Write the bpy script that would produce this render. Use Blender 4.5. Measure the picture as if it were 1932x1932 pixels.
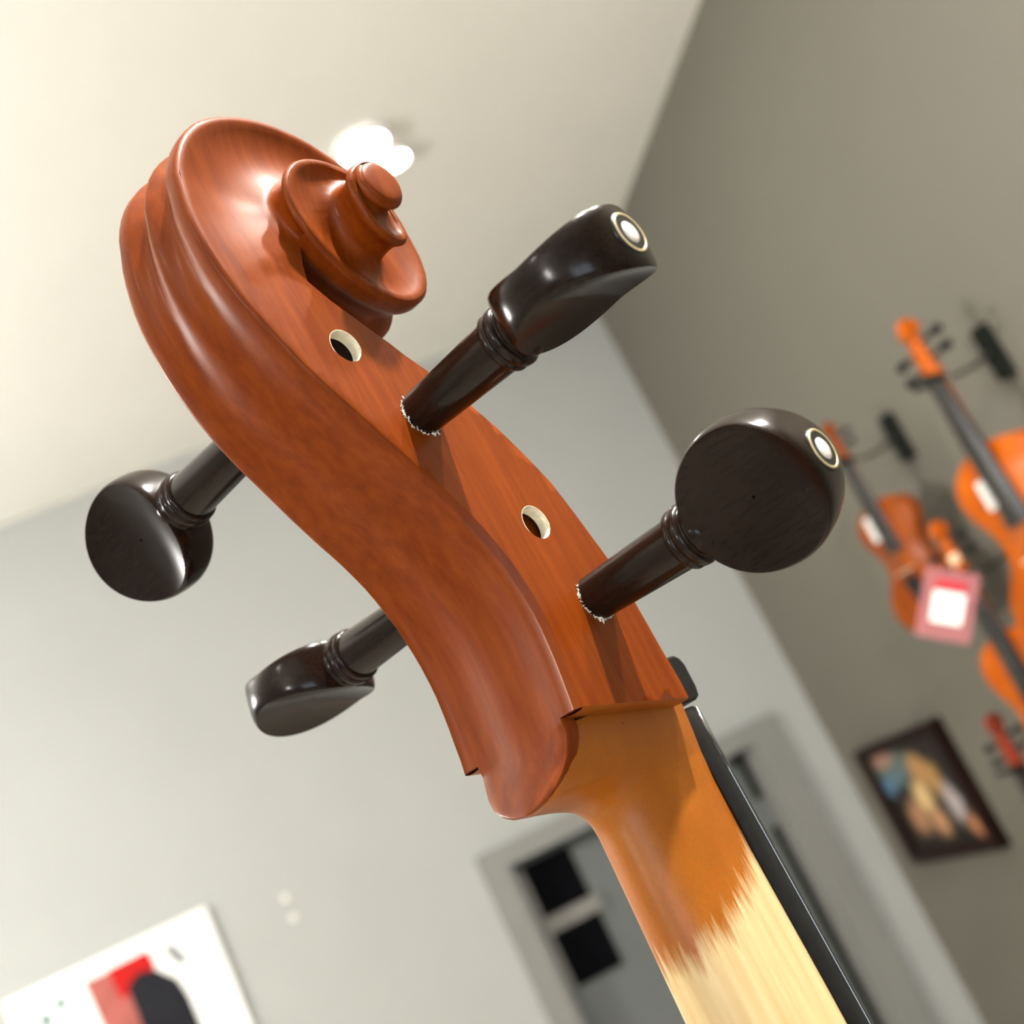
import bpy, bmesh, math, random
import numpy as np
from mathutils import Vector, Matrix, geometry

for o in list(bpy.data.objects): bpy.data.objects.remove(o, do_unlink=True)
scene = bpy.context.scene
COL = scene.collection
PI = math.pi
random.seed(4)

# ------------------------------------------------------------------ camera
CAM_H = 1.95            # eye height of the camera above the floor (m)
FPX = 2500.0            # focal length in pixels of the 1932 frame
RC = np.array([[0.8916, 0.4359, -0.1229], [-0.3795, 0.8672, 0.3223], [0.2471, -0.2407, 0.9386]])
_u, _s, _v = np.linalg.svd(RC); RC = _u @ _v      # rows: camera right / down / forward in (right, down, depth)
def w3(v): return Vector((v[0], v[2], -v[1]))
cam_data = bpy.data.cameras.new('camera'); cam = bpy.data.objects.new('camera', cam_data); COL.objects.link(cam)
cr, cd, cf = w3(RC[0]), w3(RC[1]), w3(RC[2])
cam.matrix_world = Matrix(((cr.x, -cd.x, -cf.x, 0), (cr.y, -cd.y, -cf.y, 0), (cr.z, -cd.z, -cf.z, CAM_H), (0, 0, 0, 1)))
cam_data.sensor_width = 36.0
cam_data.lens = FPX / 1932.0 * 36.0
cam_data.clip_start = 0.01
cam_data.dof.use_dof = True
cam_data.dof.focus_distance = 0.345
cam_data.dof.aperture_fstop = 11.5
scene.camera = cam

# ------------------------------------------------------------------ world, exposure, lights
world = bpy.data.worlds.new('world'); scene.world = world; world.use_nodes = True
world.node_tree.nodes['Background'].inputs[0].default_value = (0.9, 0.95, 1.0, 1)
world.node_tree.nodes['Background'].inputs[1].default_value = 0.3
scene.view_settings.view_transform = 'Standard'
scene.view_settings.look = 'None'
scene.view_settings.gamma = 1.0
scene.view_settings.use_curve_mapping = False
scene.view_settings.exposure = 1.05

ROOM_D = 3.6            # back wall, metres in front of the camera
ROOM_X = 1.475          # right wall
CEIL = CAM_H + 1.455
scene.cycles.max_bounces = 7; scene.cycles.diffuse_bounces = 4; scene.cycles.glossy_bounces = 3
scene.cycles.caustics_reflective = False; scene.cycles.caustics_refractive = False
# ceiling lamps (x, y, drop below the ceiling, watts, bulb radius, colour, shade); the lamp builder further down makes the fittings
LAMPS = [
    (0.62, 0.14, 0.12, 125.0, 0.03, (1.0, 0.95, 0.87), True),
    (0.95, 0.42, 0.12, 55.0, 0.03, (1.0, 0.95, 0.87), True),
    (-1.15, -0.55, 0.12, 10.0, 0.04, (1.0, 0.95, 0.87), True),
    (-1.9, 1.9, 0.75, 102.0, 0.11, (1.0, 0.97, 0.92), False),  # added out-of-frame globe, ambient fill for the walls and ceiling
    (-2.2, -2.2, 0.9, 60.0, 0.11, (1.0, 0.97, 0.92), False),  # second added globe, unseen, more ambient fill from the rear
]
WINDOW_GLOW = 3.2       # daylight in the window behind the camera

# ------------------------------------------------------------------ materials
def newmat(name):
    m = bpy.data.materials.new(name); m.use_nodes = True
    nt = m.node_tree; b = nt.nodes['Principled BSDF']
    return m, nt, b
def link(nt, a, b): nt.links.new(a, b)
def plain(name, col, rough=0.5, metal=0.0, noise=0.0, nscale=20.0, bump=0.0, coat=0.0, spec=0.5):
    m, nt, b = newmat(name)
    b.inputs['Roughness'].default_value = rough; b.inputs['Metallic'].default_value = metal
    b.inputs['Coat Weight'].default_value = coat; b.inputs['Specular IOR Level'].default_value = spec
    tc = nt.nodes.new('ShaderNodeTexCoord'); n = nt.nodes.new('ShaderNodeTexNoise')
    n.inputs['Scale'].default_value = nscale; n.inputs['Detail'].default_value = 4
    link(nt, tc.outputs['Object'], n.inputs['Vector'])
    r = nt.nodes.new('ShaderNodeValToRGB')
    e = r.color_ramp.elements
    e[0].position = 0.3; e[1].position = 0.7
    e[0].color = tuple(max(0, c * (1 - noise)) for c in col) + (1,)
    e[1].color = tuple(min(1, c * (1 + noise)) for c in col) + (1,)
    link(nt, n.outputs['Fac'], r.inputs['Fac']); link(nt, r.outputs['Color'], b.inputs['Base Color'])
    if bump:
        bp = nt.nodes.new('ShaderNodeBump'); bp.inputs['Strength'].default_value = bump; bp.inputs['Distance'].default_value = 0.002
        link(nt, n.outputs['Fac'], bp.inputs['Height']); link(nt, bp.outputs['Normal'], b.inputs['Normal'])
    return m
def mapping(nt, scale, loc=(0, 0, 0), coord='Object'):
    tc = nt.nodes.new('ShaderNodeTexCoord'); mp = nt.nodes.new('ShaderNodeMapping')
    mp.inputs['Scale'].default_value = scale; mp.inputs['Location'].default_value = loc
    link(nt, tc.outputs[coord], mp.inputs['Vector']); return mp
def noise(nt, vec, scale=1.0, detail=4.0, rough=0.5):
    n = nt.nodes.new('ShaderNodeTexNoise'); n.inputs['Scale'].default_value = scale
    n.inputs['Detail'].default_value = detail; n.inputs['Roughness'].default_value = rough
    link(nt, vec, n.inputs['Vector']); return n
def ramp(nt, fac, stops):
    r = nt.nodes.new('ShaderNodeValToRGB'); cr_ = r.color_ramp
    while len(cr_.elements) < len(stops): cr_.elements.new(0.5)
    for el, (p, c) in zip(cr_.elements, stops): el.position = p; el.color = tuple(c) + (1,)
    link(nt, fac, r.inputs['Fac']); return r
def mixc(nt, fac, a, b, mode='MIX'):
    m = nt.nodes.new('ShaderNodeMix'); m.data_type = 'RGBA'; m.blend_type = mode
    if isinstance(fac, (int, float)): m.inputs[0].default_value = fac
    else: link(nt, fac, m.inputs[0])
    for s, v in ((6, a), (7, b)):
        if isinstance(v, tuple): m.inputs[s].default_value = v + (1,)
        else: link(nt, v, m.inputs[s])
    return m.outputs[2]
def wood(name, dark, light, scale=(220, 220, 14), rough=0.36, coat=0.25, bump=0.05, blotch=0.25, spec=0.5):
    m, nt, b = newmat(name)
    g = noise(nt, mapping(nt, scale).outputs[0], 1.0, 5, 0.6)
    bl = noise(nt, mapping(nt, (28, 28, 18)).outputs[0], 1.0, 3)
    fine = noise(nt, mapping(nt, (1500, 1500, 900)).outputs[0], 1.0, 2)
    c = ramp(nt, g.outputs['Fac'], [(0.3, dark), (0.68, light)])
    c2 = mixc(nt, blotch, c.outputs['Color'], ramp(nt, bl.outputs['Fac'], [(0.3, tuple(x * 0.6 for x in dark)), (0.75, tuple(min(1, x * 1.2) for x in light))]).outputs['Color'])
    c3 = mixc(nt, 0.10, c2, fine.outputs['Color'], 'OVERLAY')
    link(nt, c3, b.inputs['Base Color'])
    b.inputs['Roughness'].default_value = rough; b.inputs['Specular IOR Level'].default_value = spec
    b.inputs['Coat Weight'].default_value = coat; b.inputs['Coat Roughness'].default_value = 0.25
    bp = nt.nodes.new('ShaderNodeBump'); bp.inputs['Strength'].default_value = bump; bp.inputs['Distance'].default_value = 0.0006
    link(nt, fine.outputs['Fac'], bp.inputs['Height']); link(nt, bp.outputs['Normal'], b.inputs['Normal'])
    return m

M = {}
M['varnish'] = wood('red_brown_varnish', (0.134, 0.0205, 0.0012), (0.210, 0.0400, 0.0022), scale=(300, 300, 16), rough=0.42, coat=0.10, spec=0.10, blotch=0.08)
M['neck'] = None
M['ebony'] = wood('ebony', (0.005, 0.003, 0.002), (0.016, 0.008, 0.005), scale=(60, 900, 900), rough=0.20, coat=0.0, bump=0.0, spec=0.2)
M['black'] = plain('ebony_black', (0.008, 0.008, 0.009), 0.3, noise=0.3, nscale=300, spec=0.25)
M['polish'] = plain('polished_ebony_edge', (0.02, 0.02, 0.02), 0.1, noise=0.1, coat=1.0, spec=1.0)
M['rawhole'] = plain('raw_drilled_wood', (0.72, 0.66, 0.50), 0.8, noise=0.15, nscale=400, bump=0.3)
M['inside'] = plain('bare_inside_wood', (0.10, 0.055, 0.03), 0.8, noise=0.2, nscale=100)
M['pearl'] = plain('pearl', (0.80, 0.72, 0.68), 0.12, noise=0.12, nscale=500, coat=0.6)
M['ring'] = plain('pale_gold_ring', (0.72, 0.58, 0.34), 0.35, metal=0.6, noise=0.05)
M['chips'] = plain('white_splinters', (0.85, 0.80, 0.72), 0.7, noise=0.1)
# neck: thin orange varnish that stops in ragged streaks above bare pale maple
m, nt, b = newmat('half_varnished_maple'); M['neck'] = m
mp1 = mapping(nt, (420, 420, 26)); st = noise(nt, mp1.outputs[0], 1.0, 6, 0.65)
mp2 = mapping(nt, (60, 60, 30)); bg_ = noise(nt, mp2.outputs[0], 1.0, 3)
tc = nt.nodes.new('ShaderNodeTexCoord'); sep = nt.nodes.new('ShaderNodeSeparateXYZ'); link(nt, tc.outputs['Object'], sep.inputs[0])
def mth(op, a, b_=None, clamp=False):
    n = nt.nodes.new('ShaderNodeMath'); n.operation = op; n.use_clamp = clamp
    for i, v in enumerate((a, b_)):
        if v is None: continue
        if isinstance(v, (int, float)): n.inputs[i].default_value = v
        else: link(nt, v, n.inputs[i])
    return n.outputs[0]
# edge height: varnish ends lower at the back of the neck than beside the fingerboard
edge = mth('ADD', mth('MULTIPLY', sep.outputs['Y'], 0.55), -0.0365)
d = mth('SUBTRACT', sep.outputs['Z'], edge)
d = mth('ADD', d, mth('MULTIPLY', mth('SUBTRACT', st.outputs['Fac'], 0.5), 0.030))
d = mth('ADD', d, mth('MULTIPLY', mth('SUBTRACT', bg_.outputs['Fac'], 0.5), 0.016))
fac = mth('ADD', mth('MULTIPLY', d, 140.0), 0.5, True)
gr = noise(nt, mapping(nt, (300, 300, 20)).outputs[0], 1.0, 5)
bare = ramp(nt, gr.outputs['Fac'], [(0.28, (0.54, 0.37, 0.17)), (0.7, (0.68, 0.51, 0.27))])
spk = noise(nt, mapping(nt, (1300, 1300, 1100)).outputs[0], 1.0, 2)
var = ramp(nt, bg_.outputs['Fac'], [(0.28, (0.27, 0.072, 0.004)), (0.75, (0.39, 0.118, 0.006))])
varc = mixc(nt, 0.22, var.outputs['Color'], spk.outputs['Color'], 'OVERLAY')
# the varnish colour turns browner upwards, towards the pegbox and the chin
up = mth('MULTIPLY', mth('SUBTRACT', sep.outputs['Z'], 0.004), 40.0, True)
varc = mixc(nt, mth('MULTIPLY', up, 0.45), varc, (0.20, 0.048, 0.005))
link(nt, mixc(nt, fac, bare.outputs['Color'], varc), b.inputs['Base Color'])
b.inputs['Roughness'].default_value = 0.42; b.inputs['Specular IOR Level'].default_value = 0.35; b.inputs['Coat Weight'].default_value = 0.05; b.inputs['Coat Roughness'].default_value = 0.3

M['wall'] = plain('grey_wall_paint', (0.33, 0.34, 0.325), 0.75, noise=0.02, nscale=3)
M['wall_r'] = plain('shaded_grey_wall_paint', (0.132, 0.124, 0.100), 0.75, noise=0.02, nscale=3)  # same paint as the other walls; its weaker light is put into the colour
M['ceil'] = plain('cream_ceiling_paint', (0.86, 0.85, 0.80), 0.8, noise=0.015, nscale=3)
M['floor'] = wood('pale_maple_floor', (0.50, 0.44, 0.36), (0.66, 0.60, 0.52), scale=(3, 40, 40))
M['trim'] = plain('grey_trim_paint', (0.185, 0.185, 0.172), 0.5, noise=0.03, nscale=5)
M['doorp'] = plain('slate_door_paint', (0.105, 0.115, 0.112), 0.5, noise=0.08, nscale=5)
M['doorp2'] = plain('taupe_stile_paint', (0.16, 0.155, 0.14), 0.5, noise=0.05)
M['darkglass'] = plain('black_glass', (0.002, 0.002, 0.003), 0.08, noise=0.0, spec=0.08)
M['white'] = plain('white_paper', (0.80, 0.80, 0.78), 0.5, noise=0.01)
M['orange'] = wood('amber_violin_varnish', (0.36, 0.060, 0.0003), (0.52, 0.115, 0.0006), scale=(40, 40, 6), rough=0.35, coat=0.08, spec=0.12)
M['brownviolin'] = wood('brown_violin_varnish', (0.17, 0.026, 0.0005), (0.30, 0.065, 0.001), scale=(40, 40, 6), rough=0.35, coat=0.08, spec=0.12)
M['redviolin'] = wood('red_violin_varnish', (0.18, 0.014, 0.004), (0.30, 0.04, 0.01), scale=(40, 40, 6), rough=0.3, coat=0.1, spec=0.2)
M['hook'] = plain('hanger_black', (0.006, 0.008, 0.006), 0.6, noise=0.1, spec=0.15)
M['arm'] = plain('hanger_grey_steel', (0.10, 0.095, 0.075), 0.4, metal=0.5, noise=0.05)
M['frame'] = wood('dark_frame_wood', (0.006, 0.003, 0.002), (0.020, 0.006, 0.004), rough=0.4, coat=0.0, spec=0.15)
M['redprint'] = plain('red_print', (0.40, 0.008, 0.006), 0.5, noise=0.05, spec=0.1)
M['salmon'] = plain('salmon_print', (0.33, 0.095, 0.08), 0.5, noise=0.15, nscale=15, spec=0.1)
M['darkprint'] = plain('charcoal_print', (0.012, 0.012, 0.016), 0.6, noise=0.2, spec=0.1)
M['greyprint'] = plain('grey_print', (0.17, 0.18, 0.18), 0.5, noise=0.3, nscale=60)
M['tealprint'] = plain('teal_print', (0.13, 0.20, 0.20), 0.5, noise=0.2, nscale=60)
M['bridge'] = plain('bridge_maple', (0.78, 0.50, 0.32), 0.5, noise=0.1)
M['tagred'] = plain('tag_red', (0.42, 0.0, 0.012), 0.4, noise=0.02)
m, nt, b = newmat('pink_plastic_sleeve'); M['sleeve'] = m
b.inputs['Base Color'].default_value = (0.42, 0.15, 0.16, 1); b.inputs['Roughness'].default_value = 0.15
b.inputs['Alpha'].default_value = 0.62
# painting: dark ground with warm, pale and blue soft patches
m, nt, b = newmat('painted_canvas'); M['painting'] = m
b.inputs['Roughness'].default_value = 0.45
cur = None
tc = nt.nodes.new('ShaderNodeTexCoord')
wob = noise(nt, tc.outputs['Object'], 22.0, 3)
vadd = nt.nodes.new('ShaderNodeVectorMath'); vadd.operation = 'MULTIPLY_ADD'
link(nt, wob.outputs['Color'], vadd.inputs[0]); vadd.inputs[1].default_value = (0.03, 0.03, 0.03); link(nt, tc.outputs['Object'], vadd.inputs[2])
base = (0.012, 0.008, 0.006)
for (cy, cz, ry, rz, col) in [(-.08, .085, .15, .045, (0.09, 0.13, 0.12)), (-.13, .115, .08, .028, (0.36, 0.20, 0.15)), (-.10, .06, .07, .03, (0.09, 0.15, 0.17)), (-.17, .045, .045, .032, (0.08, 0.17, 0.27)),
        (.03, .06, .06, .055, (0.42, 0.22, 0.08)), (.08, .03, .05, .055, (0.38, 0.21, 0.07)), (-.02, -.005, .055, .05, (0.68, 0.48, 0.22)), (-.10, -.05, .06, .055, (0.40, 0.20, 0.10)), (.0, -.07, .05, .05, (0.46, 0.24, 0.12)),
        (.12, -.035, .045, .06, (0.42, 0.36, 0.36)), (.165, -.10, .04, .035, (0.45, 0.18, 0.08))]:
    s = nt.nodes.new('ShaderNodeVectorMath'); s.operation = 'SUBTRACT'; link(nt, vadd.outputs[0], s.inputs[0]); s.inputs[1].default_value = (cy + .015, .015, cz + .015)
    q = nt.nodes.new('ShaderNodeVectorMath'); q.operation = 'DIVIDE'; link(nt, s.outputs[0], q.inputs[0]); q.inputs[1].default_value = (ry, 9.0, rz)
    ln = nt.nodes.new('ShaderNodeVectorMath'); ln.operation = 'LENGTH'; link(nt, q.outputs[0], ln.inputs[0])
    mr = nt.nodes.new('ShaderNodeMapRange'); link(nt, ln.outputs['Value'], mr.inputs[0]); mr.inputs[1].default_value = 1.1; mr.inputs[2].default_value = 0.45
    cur = mixc(nt, mr.outputs[0], cur if cur is not None else base, col)
link(nt, cur, b.inputs['Base Color'])
def emat(name, col, s):
    m, nt, b = newmat(name)
    b.inputs['Base Color'].default_value = (0, 0, 0, 1)
    b.inputs['Emission Color'].default_value = tuple(col) + (1,); b.inputs['Emission Strength'].default_value = s
    return m

# ------------------------------------------------------------------ mesh helpers
class MB:
    def __init__(s): s.v = []; s.f = []
    def grid(s, P, closed_u=False, closed_v=False, flip=False):
        nu, nv = len(P), len(P[0]); o = len(s.v)
        for row in P: s.v.extend(tuple(map(float, p)) for p in row)
        for i in range(nu if closed_u else nu - 1):
            for j in range(nv if closed_v else nv - 1):
                a = o + i * nv + j; b_ = o + i * nv + (j + 1) % nv
                c = o + ((i + 1) % nu) * nv + (j + 1) % nv; d_ = o + ((i + 1) % nu) * nv + j
                s.f.append((a, d_, c, b_) if flip else (a, b_, c, d_))
        return s
    def poly(s, pts):
        o = len(s.v); s.v.extend(tuple(map(float, p)) for p in pts); s.f.append(tuple(range(o, o + len(pts)))); return s
    def box(s, x0, x1, y0, y1, z0, z1):
        o = len(s.v)
        s.v += [(x, y, z) for x in (x0, x1) for y in (y0, y1) for z in (z0, z1)]
        s.f += [tuple(o + i for i in q) for q in ((0, 1, 3, 2), (4, 6, 7, 5), (0, 4, 5, 1), (2, 3, 7, 6), (0, 2, 6, 4), (1, 5, 7, 3))]
        return s
    def lathe(s, prof, n=48, axis='x', org=(0, 0, 0)):
        P = []
        for a, r in prof:
            row = []
            for k in range(n):
                t = 2 * PI * k / n; c_, s_ = r * math.cos(t), r * math.sin(t)
                p = {'x': (a, c_, s_), 'y': (s_, a, c_), 'z': (c_, s_, a)}[axis]
                row.append((p[0] + org[0], p[1] + org[1], p[2] + org[2]))
            P.append(row)
        return s.grid(P, closed_v=True)
    def tube(s, pts, r, n=10):
        P = []; pts = [Vector(p) for p in pts]
        for i, p in enumerate(pts):
            t = (pts[min(i + 1, len(pts) - 1)] - pts[max(i - 1, 0)]).normalized()
            a = t.orthogonal().normalized() if i == 0 else (ua - t * ua.dot(t)).normalized()
            ua = a; b_ = t.cross(a); rr = r[i] if isinstance(r, (list, tuple)) else r
            P.append([p + (a * math.cos(2 * PI * k / n) + b_ * math.sin(2 * PI * k / n)) * rr for k in range(n)])
        o = len(s.v); s.grid(P, closed_v=True); m_ = len(P)
        s.f.append(tuple(o + k for k in range(n))[::-1]); s.f.append(tuple(o + (m_ - 1) * n + k for k in range(n)))
        return s
    def mirror_x(s, start_v, start_f):
        o = len(s.v); n0 = start_v
        new = [(-x, y, z) for x, y, z in s.v[start_v:]]
        fs = [tuple(i - n0 + o for i in reversed(f)) for f in s.f[start_f:]]
        s.v += new; s.f += fs; return s
    def build(s, name, mat, parent=None, scale=1.0, smooth=True, weld=None, sharp=None, normals=True):
        me = bpy.data.meshes.new(name)
        me.from_pydata([tuple(c * scale for c in p) for p in s.v], [], s.f)
        bm = bmesh.new(); bm.from_mesh(me)
        if weld: bmesh.ops.remove_doubles(bm, verts=bm.verts, dist=weld)
        if normals: bmesh.ops.recalc_face_normals(bm, faces=bm.faces)
        for f in bm.faces: f.smooth = smooth
        if sharp is not None:
            for e in bm.edges:
                if len(e.link_faces) > 2 or (len(e.link_faces) == 2 and e.calc_face_angle(0) > sharp): e.smooth = False
        bm.to_mesh(me); bm.free()
        me.materials.append(mat)
        o = bpy.data.objects.new(name, me); COL.objects.link(o)
        if parent is not None: o.parent = parent
        return o
def empty(name, loc=(0, 0, 0), rz=0.0):
    o = bpy.data.objects.new(name, None); o.empty_display_size = 0.05; COL.objects.link(o)
    o.location = loc; o.rotation_euler = (0, 0, rz); return o
def tag(o, label=None, cat=None, group=None, kind=None):
    if label: o['label'] = label
    if cat: o['category'] = cat
    if group: o['group'] = group
    if kind: o['kind'] = kind
    return o
def smoothstep(a, b_, x):
    t = min(1, max(0, (x - a) / (b_ - a))); return t * t * (3 - 2 * t)

# ------------------------------------------------------------------ the room (z measured from the camera height, then shifted)
H = CAM_H
XL, YF = -4.0, -3.2
DX0, DX1, DZ = 0.497, 1.262, 0.038      # door opening
mb = MB(); mb.box(XL - .1, ROOM_X + .1, YF - .1, ROOM_D + .25, -0.1, 0.0); tag(mb.build('floor', M['floor'], smooth=False), kind='structure')
mb = MB(); mb.box(XL - .1, ROOM_X + .1, YF - .1, ROOM_D + .25, CEIL, CEIL + .1); tag(mb.build('ceiling', M['ceil'], smooth=False), kind='structure')
mb = MB(); mb.box(XL, DX0, ROOM_D, ROOM_D + .14, 0, CEIL); mb.box(DX1, ROOM_X, ROOM_D, ROOM_D + .14, 0, CEIL); mb.box(DX0, DX1, ROOM_D, ROOM_D + .14, H + DZ, CEIL)
tag(mb.build('wall_back', M['wall'], smooth=False), kind='structure')
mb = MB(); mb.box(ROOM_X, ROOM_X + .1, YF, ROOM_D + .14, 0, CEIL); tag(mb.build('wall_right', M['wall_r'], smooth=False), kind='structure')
mb = MB(); mb.box(XL - .1, XL, YF, ROOM_D + .14, 0, CEIL); tag(mb.build('wall_left', M['wall'], smooth=False), kind='structure')
WX0, WX1, WZ0, WZ1 = -1.0, 0.6, 0.95, 2.35
mb = MB(); mb.box(XL, WX0, YF - .1, YF, 0, CEIL); mb.box(WX1, ROOM_X, YF - .1, YF, 0, CEIL); mb.box(WX0, WX1, YF - .1, YF, 0, WZ0); mb.box(WX0, WX1, YF - .1, YF, WZ1, CEIL)
tag(mb.build('wall_front', M['wall'], smooth=False), kind='structure')
win = empty('window_1', (0, YF, 0)); tag(win, kind='structure')
WG = emat('daylit_window_pane', (0.72, 0.86, 1.0), WINDOW_GLOW)
for k_ in range(2):
    xa, xb_ = WX0 + k_ * .8 + .04, WX0 + k_ * .8 + .76
    mb = MB(); mb.box(xa, xb_, -.09, -.08, WZ0 + .04, WZ1 - .04); mb.build('pane', WG, win, smooth=False)
for bx in ((WX0, WX0 + .04, WZ0, WZ1), (WX1 - .04, WX1, WZ0, WZ1), (-.24, -.16, WZ0 + .04, WZ1 - .04), (WX0 + .04, WX1 - .04, WZ0, WZ0 + .04), (WX0 + .04, WX1 - .04, WZ1 - .04, WZ1)):
    mb = MB(); mb.box(bx[0], bx[1], -.09, -.02, bx[2], bx[3]); mb.build('window_bar', M['white'], win, smooth=False)
mb = MB(); mb.box(XL, .432, ROOM_D - .014, ROOM_D, 0, .12); tag(mb.build('baseboard_back', M['trim'], smooth=False), kind='structure')
mb = MB(); mb.box(ROOM_X - .014, ROOM_X, YF, ROOM_D - .014, 0, .12); tag(mb.build('baseboard_right', M['trim'], smooth=False), kind='structure')

door = empty('door_1', (0.88, ROOM_D, 0)); tag(door, kind='structure')
def dpart(name, mat, *boxes):
    mb = MB()
    for b_ in boxes: mb.box(b_[0] - .88, b_[1] - .88, b_[2], b_[3], b_[4] + H, b_[5] + H)
    return mb.build(name, mat, door, smooth=False)
dpart('casing', M['trim'], (.430, .497, -.022, .0, -H, .092))
dpart('casing', M['trim'], (1.262, 1.352, -.022, .0, -H, .092))
dpart('head_casing', M['trim'], (.497, 1.262, -.022, .0, .036, .092))
dpart('jamb', M['trim'], (.497, .513, .0, .13, -H, .038)); dpart('jamb', M['trim'], (1.246, 1.262, .0, .13, -H, .038))
leaf = dpart('leaf', M['doorp'], (.513, 1.246, .075, .115, -H + .01, .036))
def pane(x0, x1, z0, z1, parent=leaf):
    mb = MB(); mb.box(x0 - .88, x1 - .88, .066, .0749, z0 + H, z1 + H)
    mb.build('pane', M['darkglass'], parent, smooth=False)
def stile(x0, x1, z0, z1):
    mb = MB(); mb.box(x0 - .88, x1 - .88, .056, .0749, z0 + H, z1 + H); mb.build('stile', M['doorp2'], leaf, smooth=False)
def muntin(x0, x1, z0, z1):
    mb = MB(); mb.box(x0 - .88, x1 - .88, .056, .0749, z0 + H, z1 + H); mb.build('muntin', M['doorp2'], leaf, smooth=False)
rows = [(-.128, .018), (-.322, -.174)]
for z0, z1 in rows:
    pane(.541, .681, z0, z1); pane(.513, .524, z0, z1)
pane(1.225, 1.246, -.105, .03); pane(1.225, 1.246, -1.2, -.19)
for z0, z1 in rows:
    stile(.525, .540, z0, z1)
muntin(.525, .70, -.173, -.129)

# poster on the back wall
pst = empty('poster', (-.505, ROOM_D, H)); tag(pst, 'large white poster with red, salmon and charcoal printed shapes on the back wall', 'poster')
mb = MB(); mb.box(-.26, .26, -.02, 0, -.45, .281); mb.build('panel', M['white'], pst, smooth=False)
def pprint(name, mat, pts, y=-.0215):
    mb = MB(); n = len(pts)
    a = [(x + .505, y, z) for x, z in pts]; b_ = [(x + .505, -.0201, z) for x, z in pts]
    mb.poly(a); mb.poly(b_[::-1])
    for i in range(n): mb.poly([a[i], b_[i], b_[(i + 1) % n], a[(i + 1) % n]])
    mb.build(name, mat, pst, smooth=False)
pprint('red_block', M['redprint'], [(-.515, .243), (-.412, .246), (-.405, .205), (-.44, .165), (-.51, .165)])
pprint('salmon_panel', M['salmon'], [(-.575, .240), (-.5155, .240), (-.5105, .1649), (-.478, .1649), (-.45, .10), (-.46, -.02), (-.56, -.02)])
pprint('charcoal_figure', M['darkprint'], [(-.485, .185), (-.45, .205), (-.41, .195), (-.37, .15), (-.36, .10), (-.355, -.10), (-.47, -.10), (-.485, .08)], y=-.0225)
pprint('grey_lettering', M['greyprint'], [(-.372, .238), (-.348, .232), (-.335, .20), (-.33, .175), (-.348, .175), (-.366, .20)])
pprint('teal_lettering', M['tealprint'], [(-.62, .246), (-.602, .246), (-.602, .228), (-.62, .228)])
pprint('teal_lettering', M['tealprint'], [(-.655, .234), (-.628, .234), (-.628, .205), (-.655, .205)])
pprint('teal_lettering', M['tealprint'], [(-.70, .215), (-.672, .215), (-.672, .18), (-.70, .18)])
pprint('teal_lettering', M['tealprint'], [(-.40, -.04), (-.33, -.04), (-.33, -.06), (-.40, -.06)])
# two bright screw heads
for z, lab in ((.214, 'upper of two small bright screw heads in the bare back wall'), (.161, 'lower of two small bright screw heads in the bare back wall')):
    sc_ = empty('wall_screw', (-.054, ROOM_D, H + z)); tag(sc_, lab, 'screw', 'screw heads in the back wall')
    mb = MB(); mb.lathe([(-.006, 0.0), (-.006, .004), (-.004, .008), (-.001, .009), (0, .009)], 16, 'y'); mb.build('screw_head', M['white'], sc_)
    mb = MB(); mb.lathe([(-.0075, 0.0), (-.0075, .003), (-.006, .003)], 12, 'y'); mb.build('slot_cap', M['ring'], sc_)

# framed painting on the right wall
fr = empty('framed_painting', (ROOM_X, 3.185, H - .2635), -PI / 2); tag(fr, 'dark-framed painting with warm figures on the darker right wall', 'painting')
for nm, bx in (('frame_rail', (-.247, .247, -.03, 0, .132, .162)), ('frame_rail', (-.247, .247, -.03, 0, -.162, -.132)), ('frame_stile', (-.247, -.215, -.03, 0, -.132, .132)), ('frame_stile', (.215, .247, -.03, 0, -.132, .132))):
    mb = MB(); mb.box(*bx); mb.build(nm, M['frame'], fr, smooth=False)
mb = MB(); mb.box(-.215, .215, -.014, 0, -.132, .132); mb.build('canvas', M['painting'], fr, smooth=False)

# ceiling lamps
def ceiling_lamp(x, y, drop, watts, r, col, shade, label, two=None):
    L = empty('ceiling_lamp', (x, y, CEIL)); tag(L, label, 'lamp', 'ceiling lamps')
    mb = MB(); mb.lathe([(0, .001), (0, .045), (-.012, .05), (-.018, .045), (-.02, .001)], 24, 'z'); mb.build('ceiling_plate', M['white'], L)
    for k, (dx, dy, ww, rr) in enumerate(two or [(0, 0, watts, r)]):
        mb = MB(); mb.tube([(dx * .4, dy * .4, -.014), (dx, dy, -.016), (dx, dy, min(-.02, -drop + rr))], .006, 8); mb.build('stem', M['arm'], L)
        mb = MB(); mb.lathe([(-drop + rr * math.cos(a), rr * math.sin(a) + 1e-4) for a in [PI * i / 10 for i in range(11)]], 16, 'z', (dx, dy, 0))
        mb.build('bulb', emat('bulb_glow_%d' % len(bpy.data.materials), col, ww / (PI * 4 * PI * rr * rr)), L)
        if shade:
            q = rr * 1.12
            mb = MB(); mb.lathe([(-drop + q * math.cos(a), q * math.sin(a) + 1e-4) for a in [PI * .5 * i / 8 for i in range(9)]] + [(-drop - rr * .3, q * 1.02)], 24, 'z', (dx, dy, 0)); mb.build('shade', M['white'], L)
LL = ['shaded ceiling lamp straight above the cello scroll', 'shaded ceiling lamp nearest the right wall', 'shaded ceiling lamp behind the camera to the left', 'added unseen globe pendant on the left, fill light for walls and ceiling', 'added unseen globe pendant at the rear, fill light for walls and ceiling']
for (x, y, dr, wt, r, col, sh), lab in zip(LAMPS, LL): ceiling_lamp(x, y, dr, wt, r, col, sh, lab)
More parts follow.
